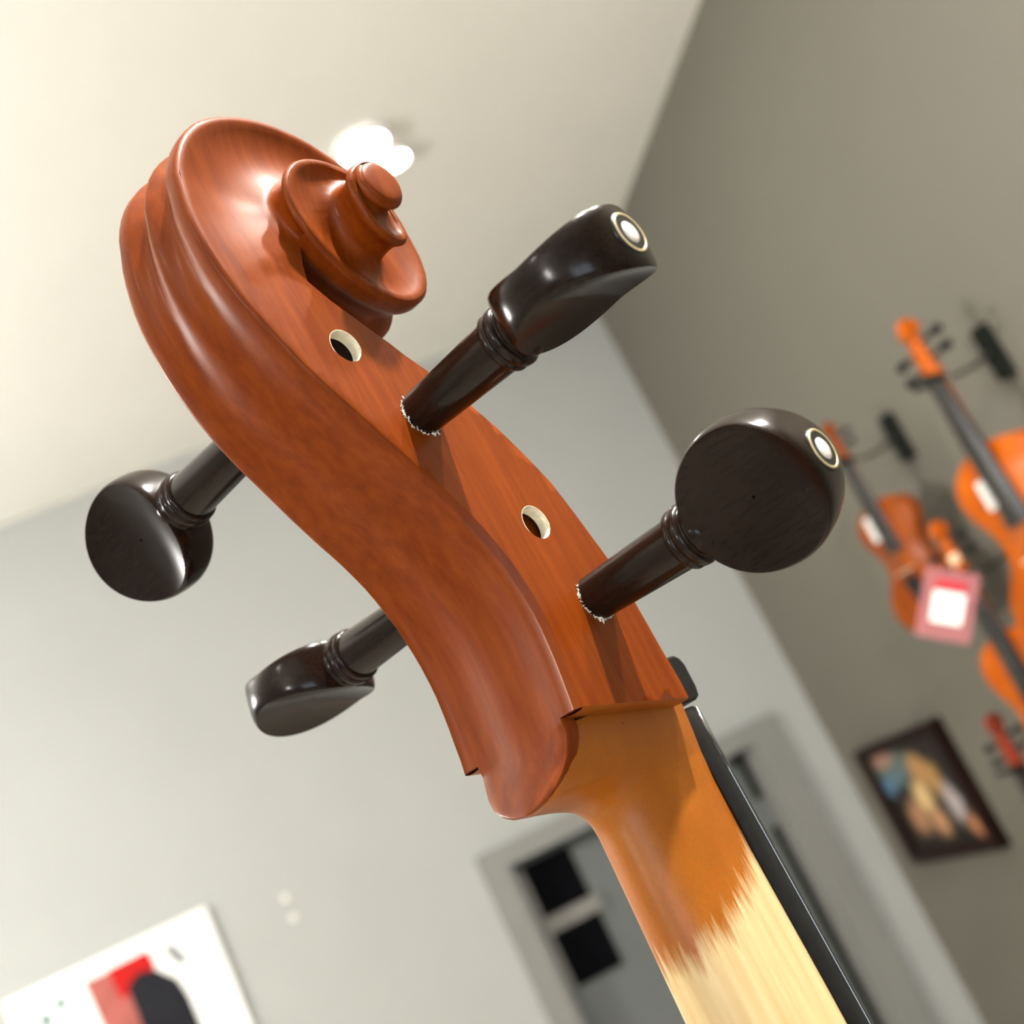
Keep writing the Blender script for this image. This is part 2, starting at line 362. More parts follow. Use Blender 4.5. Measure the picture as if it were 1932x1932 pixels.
dl = empty('ceiling_downlight', (.70, 2.38, CEIL)); tag(dl, 'glowing twin ceiling downlight showing behind the scroll eye', 'lamp')
for dx, dy, rr, st_ in ((-.012, -.02, .05, 60.0), (.058, .066, .032, 45.0)):
    mb = MB(); mb.lathe([(0, rr * 1.25), (-.014, rr * 1.22), (-.018, rr * 1.1), (-.014, rr), (0, rr)], 28, 'z', (dx, dy, 0)); mb.build('bezel', M['white'], dl)
    mb = MB(); mb.lathe([(-.012, rr), (-.014, rr * .7), (-.0155, rr * .35), (-.016, .0005)], 28, 'z', (dx, dy, 0)); mb.build('lens', emat('downlight_glow_%d' % int(rr * 1000), (1.0, 0.97, 0.88), st_), dl)

# ------------------------------------------------------------------ the cello
# local frame in millimetres: x along the pegs (towards the camera), y to the front (string side), z up; z = 0 at camera height
EX = Vector((0.62594, -0.77987, 0)).normalized(); EY = Vector((-EX.y, EX.x, 0))
CX0, CY0 = -221.879, 280.0
FLOOR_OF_CELLO = -1060.0        # foot of the endpin, mm below the camera
org = (EX * CX0 + EY * CY0) * 0.001
cello = empty('cello', (org.x, org.y, H + FLOOR_OF_CELLO * .001), math.atan2(EX.y, EX.x))
tag(cello, 'red-brown cello head and neck with carved scroll, dark pegs and half-varnished neck', 'cello')
MM = 0.001
def cpart(mb, name, mat, parent=None, **k):
    o = mb.build(name, mat, parent or cello, scale=MM, **k)
    if parent is None: o.location = (0, 0, -FLOOR_OF_CELLO * MM)
    return o

RIM = [tuple(map(float, q.split(','))) for q in "-20.7,29.2,22.7;-19.9,33.6,22.7;-19.3,38.1,22.8;-18.7,42.5,22.8;-18.3,47.0,22.8;-18.0,51.5,22.8;-18.1,55.9,22.8;-18.5,60.4,22.7;-19.2,64.8,22.6;-20.1,69.2,22.5;-21.3,73.5,22.3;-22.8,77.7,22.2;-24.5,81.9,22.0;-26.4,85.9,21.8;-28.6,89.8,21.7;-31.0,93.6,21.5;-33.5,97.3,21.4;-36.1,100.9,21.3;-38.6,104.7,21.2;-41.1,108.4,21.0;-43.5,112.3,20.9;-45.9,116.1,20.7;-48.3,119.8,20.5;-50.8,123.6,20.3;-53.1,127.4,20.1;-55.3,131.3,19.9;-57.2,135.4,19.7;-59.0,139.5,19.5;-60.6,143.7,19.2;-62.1,147.9,18.9;-63.4,152.2,18.5;-64.4,156.6,18.1;-65.3,161.0,17.7;-65.8,165.4,17.4;-66.0,169.9,17.0;-65.8,174.4,16.6;-65.4,178.8,16.2;-64.6,183.2,15.9;-63.4,187.5,15.6;-62.3,191.9,15.2;-60.7,195.4,15.2;-58.8,198.7,15.2;-56.6,201.8,15.2;-54.1,204.6,15.2;-51.3,207.1,15.2;-48.3,209.3,15.2;-45.1,211.0,15.2;-41.7,212.4,15.2;-38.3,213.4,15.2;-34.9,214.0,15.2;-31.5,214.3,15.3;-28.1,214.3,15.3;-24.9,214.1,15.3;-21.8,213.6,15.4;-18.9,212.8,15.5;-16.1,211.9,15.5;-13.5,210.9,15.6;-11.0,209.7,15.7;-8.7,208.3,15.8;-6.6,206.9,15.8;-4.6,205.4,15.9;-2.8,203.9,16.0;-1.1,202.3,16.1;0.5,200.7,16.2;2.1,199.1,16.3;3.5,197.5,16.4;4.8,195.8,16.5;6.1,194.1,16.6;7.2,192.3,16.7;8.3,190.5,16.8;9.2,188.6,16.9;9.9,186.6,17.0;10.5,184.6,17.1;11.0,182.6,17.2;11.3,180.5,17.3;11.5,178.4,17.4;11.6,176.3,17.5;11.5,174.1,17.6;11.4,172.0,17.7;11.1,169.8,17.9;10.7,167.7,18.0;10.1,165.5,18.1;9.4,163.4,18.3;8.4,161.3,18.4;7.2,159.4,18.6;5.8,157.5,18.7;4.2,155.9,18.8;2.3,154.6,19.0;0.3,153.5,19.1;-1.9,152.7,19.3;-4.1,152.2,19.4;-6.4,152.0,19.6;-8.6,152.1,19.8;-10.8,152.4,19.9;-12.8,152.9,20.1;-14.8,153.5,20.3;-16.7,154.1,20.4;-18.5,154.9,20.6;-20.2,155.7,20.8;-21.7,156.6,21.0;-23.2,157.5,21.2;-24.7,158.5,21.3;-26.0,159.5,21.5;-27.3,160.6,21.7;-28.4,161.8,21.9;-29.5,163.0,22.1;-30.6,164.2,22.3;-31.6,165.4,22.4;-32.5,166.7,22.6;-33.5,168.1,22.8;-34.3,169.4,23.0;-35.1,170.9,23.2;-35.8,172.4,23.4;-36.5,174.0,23.6;-37.0,175.6,23.7;-37.3,177.3,23.9;-37.5,179.0,24.1;-37.5,180.8,24.2;-37.2,182.5,24.4;-36.8,184.2,24.6;-36.1,185.8,24.7;-35.1,187.3,24.9;-34.0,188.7,25.0;-32.7,189.8,25.2;-31.3,190.8,25.3;-29.8,191.6,25.5;-28.2,192.1,25.6;-26.5,192.5,25.8;-24.9,192.6,25.9;-23.3,192.6,26.1;-21.8,192.4,26.2;-20.4,192.1,26.4;-19.0,191.7,26.5;-17.8,191.2,26.6;-16.7,190.7,26.8;-15.6,190.2,26.9;-14.7,189.6,27.1;-13.8,189.1,27.2;-13.0,188.7,27.3;-12.2,188.2,27.5;-11.5,187.8,27.6;-10.8,187.3,27.7;-10.1,186.8,27.8;-9.5,186.3,28.0;-8.9,185.7,28.1;-8.4,185.1,28.2;-7.9,184.5,28.3;-7.5,183.8,28.5;-7.1,183.1,28.6;-6.8,182.4,28.7;-6.5,181.7,28.8;-6.3,181.0,29.0;-6.2,180.2,29.1;-6.1,179.5,29.2;-6.1,178.7,29.3;-6.2,178.0,29.5;-6.3,177.3,29.6;-6.4,176.6,29.7;-6.6,175.9,29.8;-6.8,175.2,30.0;-7.0,174.6,30.1;-7.2,173.8,30.2;-7.3,173.1,30.3;-7.3,172.2,30.5;-7.3,171.2,30.6;-7.3,170.1,30.7;-7.4,168.8,30.8;-7.6,167.5,31.0;-7.9,166.3,31.1;-8.6,165.1,31.2;-9.4,164.2,31.3;-10.4,163.5,31.5;-11.5,163.1,31.6;-12.7,162.9,31.7;-13.9,162.9,31.8;-15.0,163.1,32.0;-16.2,163.5,32.1;-17.2,164.0,32.2;-18.2,164.6,32.3;-19.1,165.2,32.5;-19.9,166.0,32.6;-20.7,166.8,32.7;-21.3,167.7,32.8;-21.8,168.6,33.0;-22.2,169.4,33.1;-22.5,170.3,33.2;-22.8,171.1,33.3;-23.1,171.9,33.5;-23.3,172.7,33.6;-23.5,173.4,33.7;-23.7,174.1,33.8;-23.9,174.8,34.0;-24.0,175.5,34.1;-24.1,176.2,34.2;-24.2,176.9,34.3;-24.2,177.6,34.4;-24.2,178.3,34.5;-24.1,179.0,34.7;-24.0,179.7,34.8;-23.7,180.3,34.9;-23.4,180.9,35.0;-23.1,181.5,35.1;-22.6,182.0,35.2;-22.1,182.5,35.3;-21.6,182.9,35.4;-21.1,183.3,35.5;-20.5,183.6,35.6;-20.0,183.9,35.7;-19.4,184.1,35.9;-18.9,184.3,36.0;-18.3,184.5,36.1;-17.8,184.6,36.2;-17.2,184.7,36.3;-16.6,184.8,36.3;-16.1,184.8,36.4;-15.5,184.8,36.4;-15.0,184.7,36.5;-14.4,184.6,36.5;-13.9,184.5,36.5;-13.4,184.3,36.5;-12.9,184.1,36.5;-12.4,183.9,36.5;-12.0,183.6,36.5;-11.5,183.3,36.5;-11.1,183.0,36.5;-10.7,182.6,36.5;-10.4,182.3,36.5;-10.0,181.9,36.5;-9.7,181.4,36.5;-9.5,181.0,36.5;-9.2,180.5,36.5;-9.0,180.0,36.5;-8.9,179.5,36.5;-8.8,179.0,36.5;-8.7,178.5,36.5;-8.7,177.9,36.5;-8.7,177.4,36.5;-8.7,176.9,36.5;-8.8,176.4,36.5;-8.9,175.9,36.5;-9.1,175.4,36.5;-9.3,174.9,36.5;-9.6,174.4,36.5;-9.9,174.0,36.5;-10.2,173.6,36.5;-10.5,173.2,36.5;-10.9,172.8,36.5;-11.3,172.5,36.5;-11.7,172.2,36.5;-12.2,171.9,36.5;-12.7,171.7,36.5;-13.2,171.5,36.5;-13.7,171.3,36.5;-14.2,171.2,36.5;-14.7,171.1,36.5;-15.2,171.1,36.5;-15.7,171.1,36.5;-16.3,171.2,36.5;-16.8,171.2,36.5;-17.3,171.4,36.5;-17.8,171.5,36.5;-18.3,171.8,36.5;-18.7,172.0,36.5;-19.2,172.3,36.5;-19.6,172.6,36.5;-20.0,173.0,36.5;-20.4,173.3,36.5;-20.7,173.7,36.5;-21.0,174.2,36.5;-21.3,174.6,36.5;-21.5,175.1,36.5;-21.7,175.6,36.5;-21.8,176.1,36.5;-22.0,176.6,36.5;-22.0,177.1,36.5;-22.1,177.6,36.5;-22.1,178.2,36.5;-22.0,178.7,36.5;-21.9,179.2,36.5;-21.8,179.7,36.5;-21.6,180.2,36.5;-21.4,180.7,36.5;-21.2,181.2,36.5;-20.9,181.6,36.5;-20.6,182.0,36.5;-20.2,182.4,36.5;-19.8,182.8,36.5;-19.4,183.1,36.5;-19.0,183.4,36.5;-18.5,183.7,36.5;-18.1,183.9,36.5;-17.6,184.1,36.5".split(';')]
RIM = np.array(RIM)
CC = np.array([264.64 - 280, 177.79])
NR = len(RIM)
# angle about the eye for the upper part
ang = np.arctan2(RIM[:, 1] - CC[1], -(RIM[:, 0] - CC[0]))
I0 = 28
TT = np.full(NR, -9.0); TT[I0] = ang[I0]
for i in range(I0 + 1, NR): TT[i] = TT[i - 1] + ((ang[i] - TT[i - 1] + PI) % (2 * PI) - PI)
tan = np.gradient(RIM[:, :2], axis=0); tan /= np.linalg.norm(tan, axis=1)[:, None]
INW = np.stack([tan[:, 1], -tan[:, 0]], 1)          # towards the middle of the turn
def rim_at(t):
    y = np.interp(t, TT[I0:], RIM[I0:, 0]); z = np.interp(t, TT[I0:], RIM[I0:, 1]); w = np.interp(t, TT[I0:], RIM[I0:, 2])
    ny = np.interp(t, TT[I0:], INW[I0:, 0]); nz = np.interp(t, TT[I0:], INW[I0:, 1]); l = math.hypot(ny, nz)
    return y, z, w, ny / l, nz / l
T_THROAT = 1.87 * PI

CZ = [40, 29.2, 27, 25, 23, 20, 17, 15, 13.6, 12.7, 12.2, 12.0]
CW = [16, 15.93, 15.9, 15.8, 15.5, 14.6, 12.6, 10.2, 7.6, 5.2, 2.8, .05]
CYc = [-20.7, -22.0, -22.9, -23.8, -24.8, -26.5, -28.4, -29.7, -30.6, -31.1, -31.3, -31.4]
ci = lambda z, a: float(np.interp(-z, [-q for q in CZ], a))
sc = MB()
# back track: rim, flute, spine, flute, rim
def flute_amp(i):
    z = RIM[i, 1]
    if i < 45: return 0.55 + 2.75 * smoothstep(132, 196, z)
    return 3.3
rows = []
for i in range(NR):
    if TT[i] > T_THROAT + 0.08: break
    y, z, w = RIM[i]; n = INW[i]; A = flute_amp(i)
    lip = 1.5 + 0.9 * smoothstep(120, 195, z) if i < 45 else 2.2
    cr_ = 1.3
    u_ = smoothstep(80, 115, z) if i < 45 else 1.0     # plain chamfer below, rounded lip on the scroll
    mix = lambda a_, b_: tuple(p + (q - p) * u_ for p, q in zip(a_, b_))
    cr_ = 1.75 + (1.3 - 1.75) * u_
    prof = [(w, 0.0), mix((w - .5, -.52), (w - .35, -.75)), mix((w - 1.1, -1.14), (w - 1.0, -cr_ + .1)), mix((w - 1.7, -1.75), (w - 1.6, -cr_)), mix((w - 2.0, -1.6), (w - 1.6 - lip * .6, -cr_))]
    x1 = w - 1.6 - lip
    for k in range(1, 17):
        xi = 1 - k / 16.0
        prof.append((x1 * xi, -cr_ + A * math.sin(PI * (xi if xi < 1 else 1)) ** 2 * (1.0 if i >= 45 else 1.0)))
    full = prof + [(-x, d_) for x, d_ in reversed(prof[:-1])]
    rows.append([(x, y + n[0] * d_, z + n[1] * d_) for x, d_ in full])
sc.grid(rows)
back0 = rows[0]; nmid = (len(back0) - 1) // 2
# chin: the back runs on as a rounded tongue
rows = []
for q in range(37):
    z = 29.2 - 17.2 * math.sin(q / 36 * PI / 2)
    c_ = ci(z, CW); yc = ci(z, CYc); fade = 1 - .75 * smoothstep(0, 1, q / 36); row = []
    for k in range(-13, 14):
        d_ = flute_amp(0) * math.sin(PI * abs(k) / 16) ** 2 * fade
        x_ = c_ * k / 13
        if q == 0: x_ = (22.7 - 1.6 - 1.5) * k / 16
        row.append((x_, (yc if q else RIM[0, 0] - 1.3 + 0) + d_ + (0.9 * (abs(k) / 13) ** 6 if q else 0), z))
    if q == 0: row = [back0[nmid - k] for k in range(-13, 14)]
    else:
        bl = 1 - smoothstep(0, 5, q); row = [(x_, y_ + (back0[nmid - k][1] - (ci(29.2, CYc) + flute_amp(0) * math.sin(PI * abs(k) / 16) ** 2 + .9 * (abs(k) / 13) ** 6)) * bl, z_) for (x_, y_, z_), k in zip(row, range(-13, 14))]
    e0, e1 = row[0], row[-1]
    lipw = .45 * min(1, c_ / 4)
    row = [(e0[0] - lipw, e0[1] + 4.5, z), (e0[0] - lipw, e0[1] + 1.2, z), (e0[0] - lipw * .7, e0[1] + .4, z)] + row + [(e1[0] + lipw * .7, e1[1] + .4, z), (e1[0] + lipw, e1[1] + 1.2, z), (e1[0] + lipw, e1[1] + 4.5, z)]
    rows.append(row)
sc.grid(rows)
# one side, mirrored afterwards
sv, sf = len(sc.v), len(sc.f)
# volute floors and walls: one spiral strip
t0 = T_THROAT - 2 * PI
rows = []; NT = 190
for k in range(NT + 1):
    t = t0 + (4.30 * PI - t0) * k / NT
    y, z, w, ny, nz = rim_at(t); y2, z2, w2, my, mz = rim_at(t + 2 * PI)
    flare = 1.25 + .55 * smoothstep(1.9 * PI, 2.1 * PI, t + 2 * PI)
    if t > 2.3 * PI: flare = 1.8 * (1 - smoothstep(2.3 * PI, 3.4 * PI, t)) + .4
    by, bz = y2 - my * flare, z2 - mz * flare
    L_ = math.hypot(by - y, bz - z)
    dip = min(2.2, .09 * L_) * smoothstep(t0 - .02, t0 + .9, t)
    xb = w - 0.6 * smoothstep(t0 - .02, t0 + .9, t)
    row = [(w, y, z), (w + .12, y + ny * .6, z + nz * .6), (w, y + ny * 1.5, z + nz * 1.5)]
    ys, zs = y + ny * 1.5, z + nz * 1.5
    for q in range(1, 13):
        v = q / 12.0
        row.append((w + (xb - w) * v - dip * math.sin(PI * min(1, v * 1.0)) ** .9 , ys + (by - ys) * v, zs + (bz - zs) * v))
    # wall up to the next rim
    h = w2 - 1.6 - xb; cr_ = .9
    groove = min(.8, .09 * max(h, 0)); f2 = flare
    for q in range(1, 12):
        v = q / 11.0
        e = max(0.0, 1 - v / .28)
        off = -f2 * e ** 2.0 + groove * math.sin(PI * min(1, max(0, (v - .1) / .9))) - cr_ * smoothstep(.78, 1.0, v)
        x = xb + h * (v ** 1.25)
        row.append((x, y2 + my * off, z2 + mz * off))
    row += [(w2 - 1.0, y2 - my * .88, z2 - mz * .88), (w2 - .35, y2 - my * .55, z2 - mz * .55), (w2, y2, z2)]
    rows.append(row)
sc.grid(rows)
SEAM = rows[0][:15]
# the eye button
ring = [(36.5, CC[0] - 6.75 * math.cos(2 * PI * k / 48), CC[1] + 6.75 * math.sin(2 * PI * k / 48)) for k in range(48)]
ce = (36.5, CC[0], CC[1])
eye = []
for s_, dx in ((1.02, -2.5), (1.02, -.5), (1, 0), (.94, .45), (.8, .8), (.5, 1.0), (.2, 1.05), (.01, 1.05)):
    eye.append([(p[0] + dx, ce[1] + (p[1] - ce[1]) * s_, ce[2] + (p[2] - ce[2]) * s_) for p in ring])
sc.grid(eye, closed_v=True)
# cheek of the pegbox with its open peg hole
FR = np.array([(-42.1, 164.9), (-39.0, 157.9), (-34.6, 151.4), (-29.9, 146.2), (-24.8, 140.6), (-21.9, 137.9), (-18.3, 133.7), (-12.6, 128.3), (-3.5, 117.3), (2.3, 109.6), (8.1, 99.8), (12.9, 90.3), (15.9, 79.0), (17.6, 71.7), (19.2, 65.1), (20.8, 51.2), (21.4, 43.8), (21.9, 36.4), (22.5, 32.0), (23.0, 27.0), (22.9, 21.9)])
def wch(z): return float(np.interp(z, RIM[:40, 1], RIM[:40, 2]))
iT = int(np.argmin(np.abs(TT - t0)[I0:])) + I0
back = []
for i in range(0, NR):
    if i >= I0 and TT[i] > t0: break
    back.append((RIM[i, 0], RIM[i, 1]))
yT, zT = rim_at(t0)[:2]
back.append((yT, zT))
y2, z2, w2, my, mz = rim_at(t0 + 2 * PI)
fl0 = 1.25
endp = (y2 - my * fl0, z2 - mz * fl0)
seam = [(p[1], p[2]) for p in SEAM]
outline = back[:-1] + seam + [tuple(p) for p in FR[1:]]
HOLES = [(-38.5, 136.5, 4.8), (-2.6, 79.2, 4.9)]
def inside(p, poly):
    c_ = False; n = len(poly)
    for i in range(n):
        a, b_ = poly[i], poly[i - 1]
        if (a[1] > p[1]) != (b_[1] > p[1]) and p[0] < (b_[0] - a[0]) * (p[1] - a[1]) / (b_[1] - a[1]) + a[0]: c_ = not c_
    return c_
def dens(poly, step):
    out = []
    for i in range(len(poly)):
        a, b_ = np.array(poly[i]), np.array(poly[(i + 1) % len(poly)]); n = max(1, int(np.linalg.norm(b_ - a) / step))
        out += [tuple(a + (b_ - a) * k / n) for k in range(n)]
    return out
pl = dens(outline, 4.2)
V2 = [Vector(p) for p in pl]; E2 = [(i, (i + 1) % len(pl)) for i in range(len(pl))]
for hy, hz, hr in HOLES:
    o = len(V2); V2 += [Vector((hy + hr * math.cos(2 * PI * k / 40), hz + hr * math.sin(2 * PI * k / 40))) for k in range(40)]
    E2 += [(o + k, o + (k + 1) % 40) for k in range(40)]
for gy in np.arange(-70, 26, 3.2):
    for gz in np.arange(20, 172, 3.2):
        p = (gy + .37, gz + .21)
        if inside(p, outline) and all(math.hypot(p[0] - h[0], p[1] - h[1]) > h[2] + 1.2 for h in HOLES):
            if min(math.hypot(p[0] - q[0], p[1] - q[1]) for q in pl) > 1.3: V2.append(Vector(p))
vs, es, fs, *_ = geometry.delaunay_2d_cdt(V2, E2, [], 0, 1e-5)
CHEEK = [[vs[i] for i in f] for f in fs]
def cheek_x_at(v):
    for p in SEAM:
        if abs(p[1] - v.x) < 1e-3 and abs(p[2] - v.y) < 1e-3: return p[0]
    return wch(v.y)
def cheek_faces(mbx, sign, holes):
    o = len(mbx.v)
    mbx.v += [(sign * cheek_x_at(v), v.x, v.y) for v in vs]
    for f in fs:
        c_ = sum((vs[i] for i in f), Vector((0, 0))) / len(f)
        if not inside((c_.x, c_.y), outline): continue
        if holes and any(math.hypot(c_.x - h[0], c_.y - h[1]) < h[2] * .98 for h in HOLES): continue
        mbx.f.append(tuple(o + i for i in f))
# mirror the volute side, then both cheeks
sc.mirror_x(sv, sf)
cheek_faces(sc, 1, True); cheek_faces(sc, -1, False)
# front edge of the pegbox: solid throat above, open trough with walls below
WALLT = 6.0
iO = 4
rows = []
for k in range(iO + 1):
    y, z = (endp if k == 0 else FR[k]); w = wch(z); n = 14
    rows.append([(w * (1 - 2 * j / n), y + 1.2 * (1 - (1 - 2 * j / n) ** 2) * 0, z) for j in range(n + 1)])
sc.grid(rows)
bottom_i = len(FR) - 4
for sg in (1, -1):
    rows = []
    for k in range(iO, len(FR)):
        y, z = FR[k]; w = wch(z); wi = w - WALLT
        a = FR[min(k + 1, len(FR) - 1)] - FR[max(k - 1, 0)]; a = a / np.linalg.norm(a); inn = np.array([a[1], -a[0]])  # towards the back
        if inn[0] > 0: inn = -inn
        dep = 24.0 if k > iO + 3 else 24.0 * (k - iO) / 4 + .5
        rows.append([(sg * w, y, z), (sg * (w - 1), y + .5, z), (sg * (wi + 1), y + .5, z), (sg * wi, y, z), (sg * wi, y + inn[0] * dep * .5, z + inn[1] * dep * .5), (sg * wi, y + inn[0] * dep, z + inn[1] * dep), (0, y + inn[0] * dep, z + inn[1] * dep)])
    sc.grid(rows)
# block that closes the trough under the nut
y, z = FR[-4]; w = wch(z)
w -= .4
sc.poly([(w, 22.0, 34), (-w, 22.0, 34), (-w, 2, 34), (w, 2, 34)])
sc.poly([(w, 21.9, 34), (-w, 21.9, 34), (-w, 22.4, 22.2), (w, 22.4, 22.2)])
# underside of the shoulders
for sg in (1, -1):
    rows = []
    for k in range(13):
        v = k / 12; y = -20.7 + (22.8 + 20.7) * v
        zo = 29.2 + (21.9 - 29.2) * v; w = 22.7
        rows.append([(sg * w, y, zo), (sg * (w - .8), y, zo - .35), (sg * (w - 3), y, zo - .5), (sg * 17.5, y, zo - .3), (sg * 12, y, zo)])
    if sg == 1: shoulder_rows = [rows]
    else: shoulder_rows.append(rows)
scroll = cpart(sc, 'pegbox_and_scroll', M['varnish'], weld=2e-5, sharp=math.radians(36))
scroll['label'] = 'red-brown varnished pegbox ending in a carved spiral scroll'
# thin bottom edge of the back between rim and chin
for r_ in shoulder_rows:
    mb = MB(); mb.grid(r_); cpart(mb, 'shoulder_underside', M['neck'])
# raw walls of the open peg holes and the dark bore behind
for hy, hz, hr in HOLES:
    mb = MB(); w = wch(hz)
    mb.lathe([(w + .05, hr + .28), (w + .1, hr + .1), (w - .05, hr - .02), (w - 3.4, hr - .15)], 40, 'x', (0, hy, hz))
    o = cpart(mb, 'peg_hole', M['rawhole']); o['label'] = 'empty drilled peg hole with raw pale edge'
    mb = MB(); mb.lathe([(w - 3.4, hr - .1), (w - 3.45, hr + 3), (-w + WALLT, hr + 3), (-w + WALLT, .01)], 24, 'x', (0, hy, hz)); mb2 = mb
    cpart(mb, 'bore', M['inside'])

# small ledges where the shoulders overhang the chin
for sg in (1, -1):
    mb = MB(); pr = [p for p in back0 if p[0] * sg > 15.2]
    mb.grid([pr, [(p[0], -18.5, p[2] - .3) for p in pr], [(p[0], -8.0, 28.3) for p in pr]])
    cpart(mb, 'shoulder_ledge', M['varnish'])

# neck
def neck_prof(z):
    a = float(np.interp(z, [-320, -75, -20, 0, 8, 14, 22, 40], [22, 17.2, 15.2, 15.0, 15.4, 16.2, 17.0, 17.0]))
    if z >= 12: c_, yc = ci(z, CW) * .985, ci(z, CYc) + 2.0
    else: c_, yc = .02, float(np.interp(z, [-320, -150, -60, -20, 0, 3, 5, 6.6, 8, 9.2, 10.4, 11.3, 12], [-9, -6, -5, -4.8, -4.4, -5.0, -6.0, -7.6, -9.6, -13.0, -18.5, -24, -29.6]))
    return a, c_, yc
zs = list(np.linspace(27.5, 12, 22)) + list(np.linspace(11.8, 4, 26))[1:] + list(np.linspace(3, -60, 34)) + [-90, -120, -160, -200, -240, -270]
rows = []
for z in zs:
    a, c_, yc = neck_prof(z); yf = 27.2
    k1 = .62; P0 = (a, yf); C1 = (a * 1.0, yf - k1 * (yf - yc)); C2 = (c_ + .55 * (a - c_), yc + (0 if z < 12 else 4 * min(1, (z - 12) / 8))); P3 = (c_, yc)
    half = []
    for j in range(21):
        t = j / 20; u = 1 - t
        half.append((u ** 3 * P0[0] + 3 * u * u * t * C1[0] + 3 * u * t * t * C2[0] + t ** 3 * P3[0], u ** 3 * P0[1] + 3 * u * u * t * C1[1] + 3 * u * t * t * C2[1] + t ** 3 * P3[1]))
    row = [(x, y, z) for x, y in half] + [(-x, y, z) for x, y in reversed(half)]
    rows.append(row)
mb = MB(); mb.grid(rows, closed_v=True)
top = rows[0]; mb.poly(top)
o = cpart(mb, 'neck', M['neck']); o['label'] = 'neck varnished orange at the top and bare pale maple below'

# fingerboard and nut
rows = []
for z in [20.2, 19.6, 10, 0, -40, -75, -150, -300, -450, -560]:
    a = float(np.interp(z, [-560, 20], [31, 15.2])); th = float(np.interp(z, [-560, 20], [13, 9.0]))
    row = [(a - .3, 27.3, z), (a, 28, z), (a, 27.3 + th - 2.0, z), (a - .85, 27.3 + th + .0, z), (a - 1.1, 27.3 + th + .1, z)]
    for j in range(1, 10):
        v = 1 - j / 5.0; row.append(((a - 1.1) * v, 27.3 + th + .1 + 4.0 * (1 - v * v), z))
    row += [(-(a - 1.1), 27.3 + th + .1, z), (-a, 27.3 + th - 2.0, z), (-a, 28, z), (-(a - .3), 27.3, z)]
    if z == 20.2: row = [(x * .98, 27.3 + (y - 27.3) * .96, z) for x, y, z in row]
    rows.append(row)
mb = MB(); mb.grid(rows, closed_v=True); mb.poly(rows[0]); mb.poly(rows[-1][::-1])
cpart(mb, 'fingerboard', M['black'], sharp=math.radians(30))
for sg in (1, -1):
    mb = MB(); mb.tube([(sg * (float(np.interp(z, [-560, 20], [31, 15.2])) - .75), 27.3 + float(np.interp(z, [-560, 20], [13, 9.0])) - .45, z) for z in (19.4, 0, -75, -150, -300, -450, -559)], .95, 16)
    cpart(mb, 'fingerboard_edge', M['polish'])
rows = []
for x in [-16.2, -15.9, -14, -7, 0, 7, 14, 15.9, 16.2]:
    e = .6 if abs(x) > 16 else 0
    hgt = 39.0 + 3.6 * (1 - (x / 16.2) ** 2)
    pts_ = [(22.6 + e, 21.6 + e), (22.6 + e, 30.0 - e), (24.2 + e, 32.6 - e), (33 , 35.0 - e), (36, 35.0 - e), (hgt - 1 - e, 33.8 - e), (hgt - e, 31.8 - e), (hgt - e, 24.5 + e), (hgt - .8 - e, 22.2 + e), (hgt - 3 - e, 21.3 + e)]
    rows.append([(x, y, z) for y, z in pts_])
mb = MB(); mb.grid(rows, closed_v=True); mb.poly(rows[0]); mb.poly(rows[-1][::-1])
cpart(mb, 'nut', M['black'], sharp=math.radians(40))

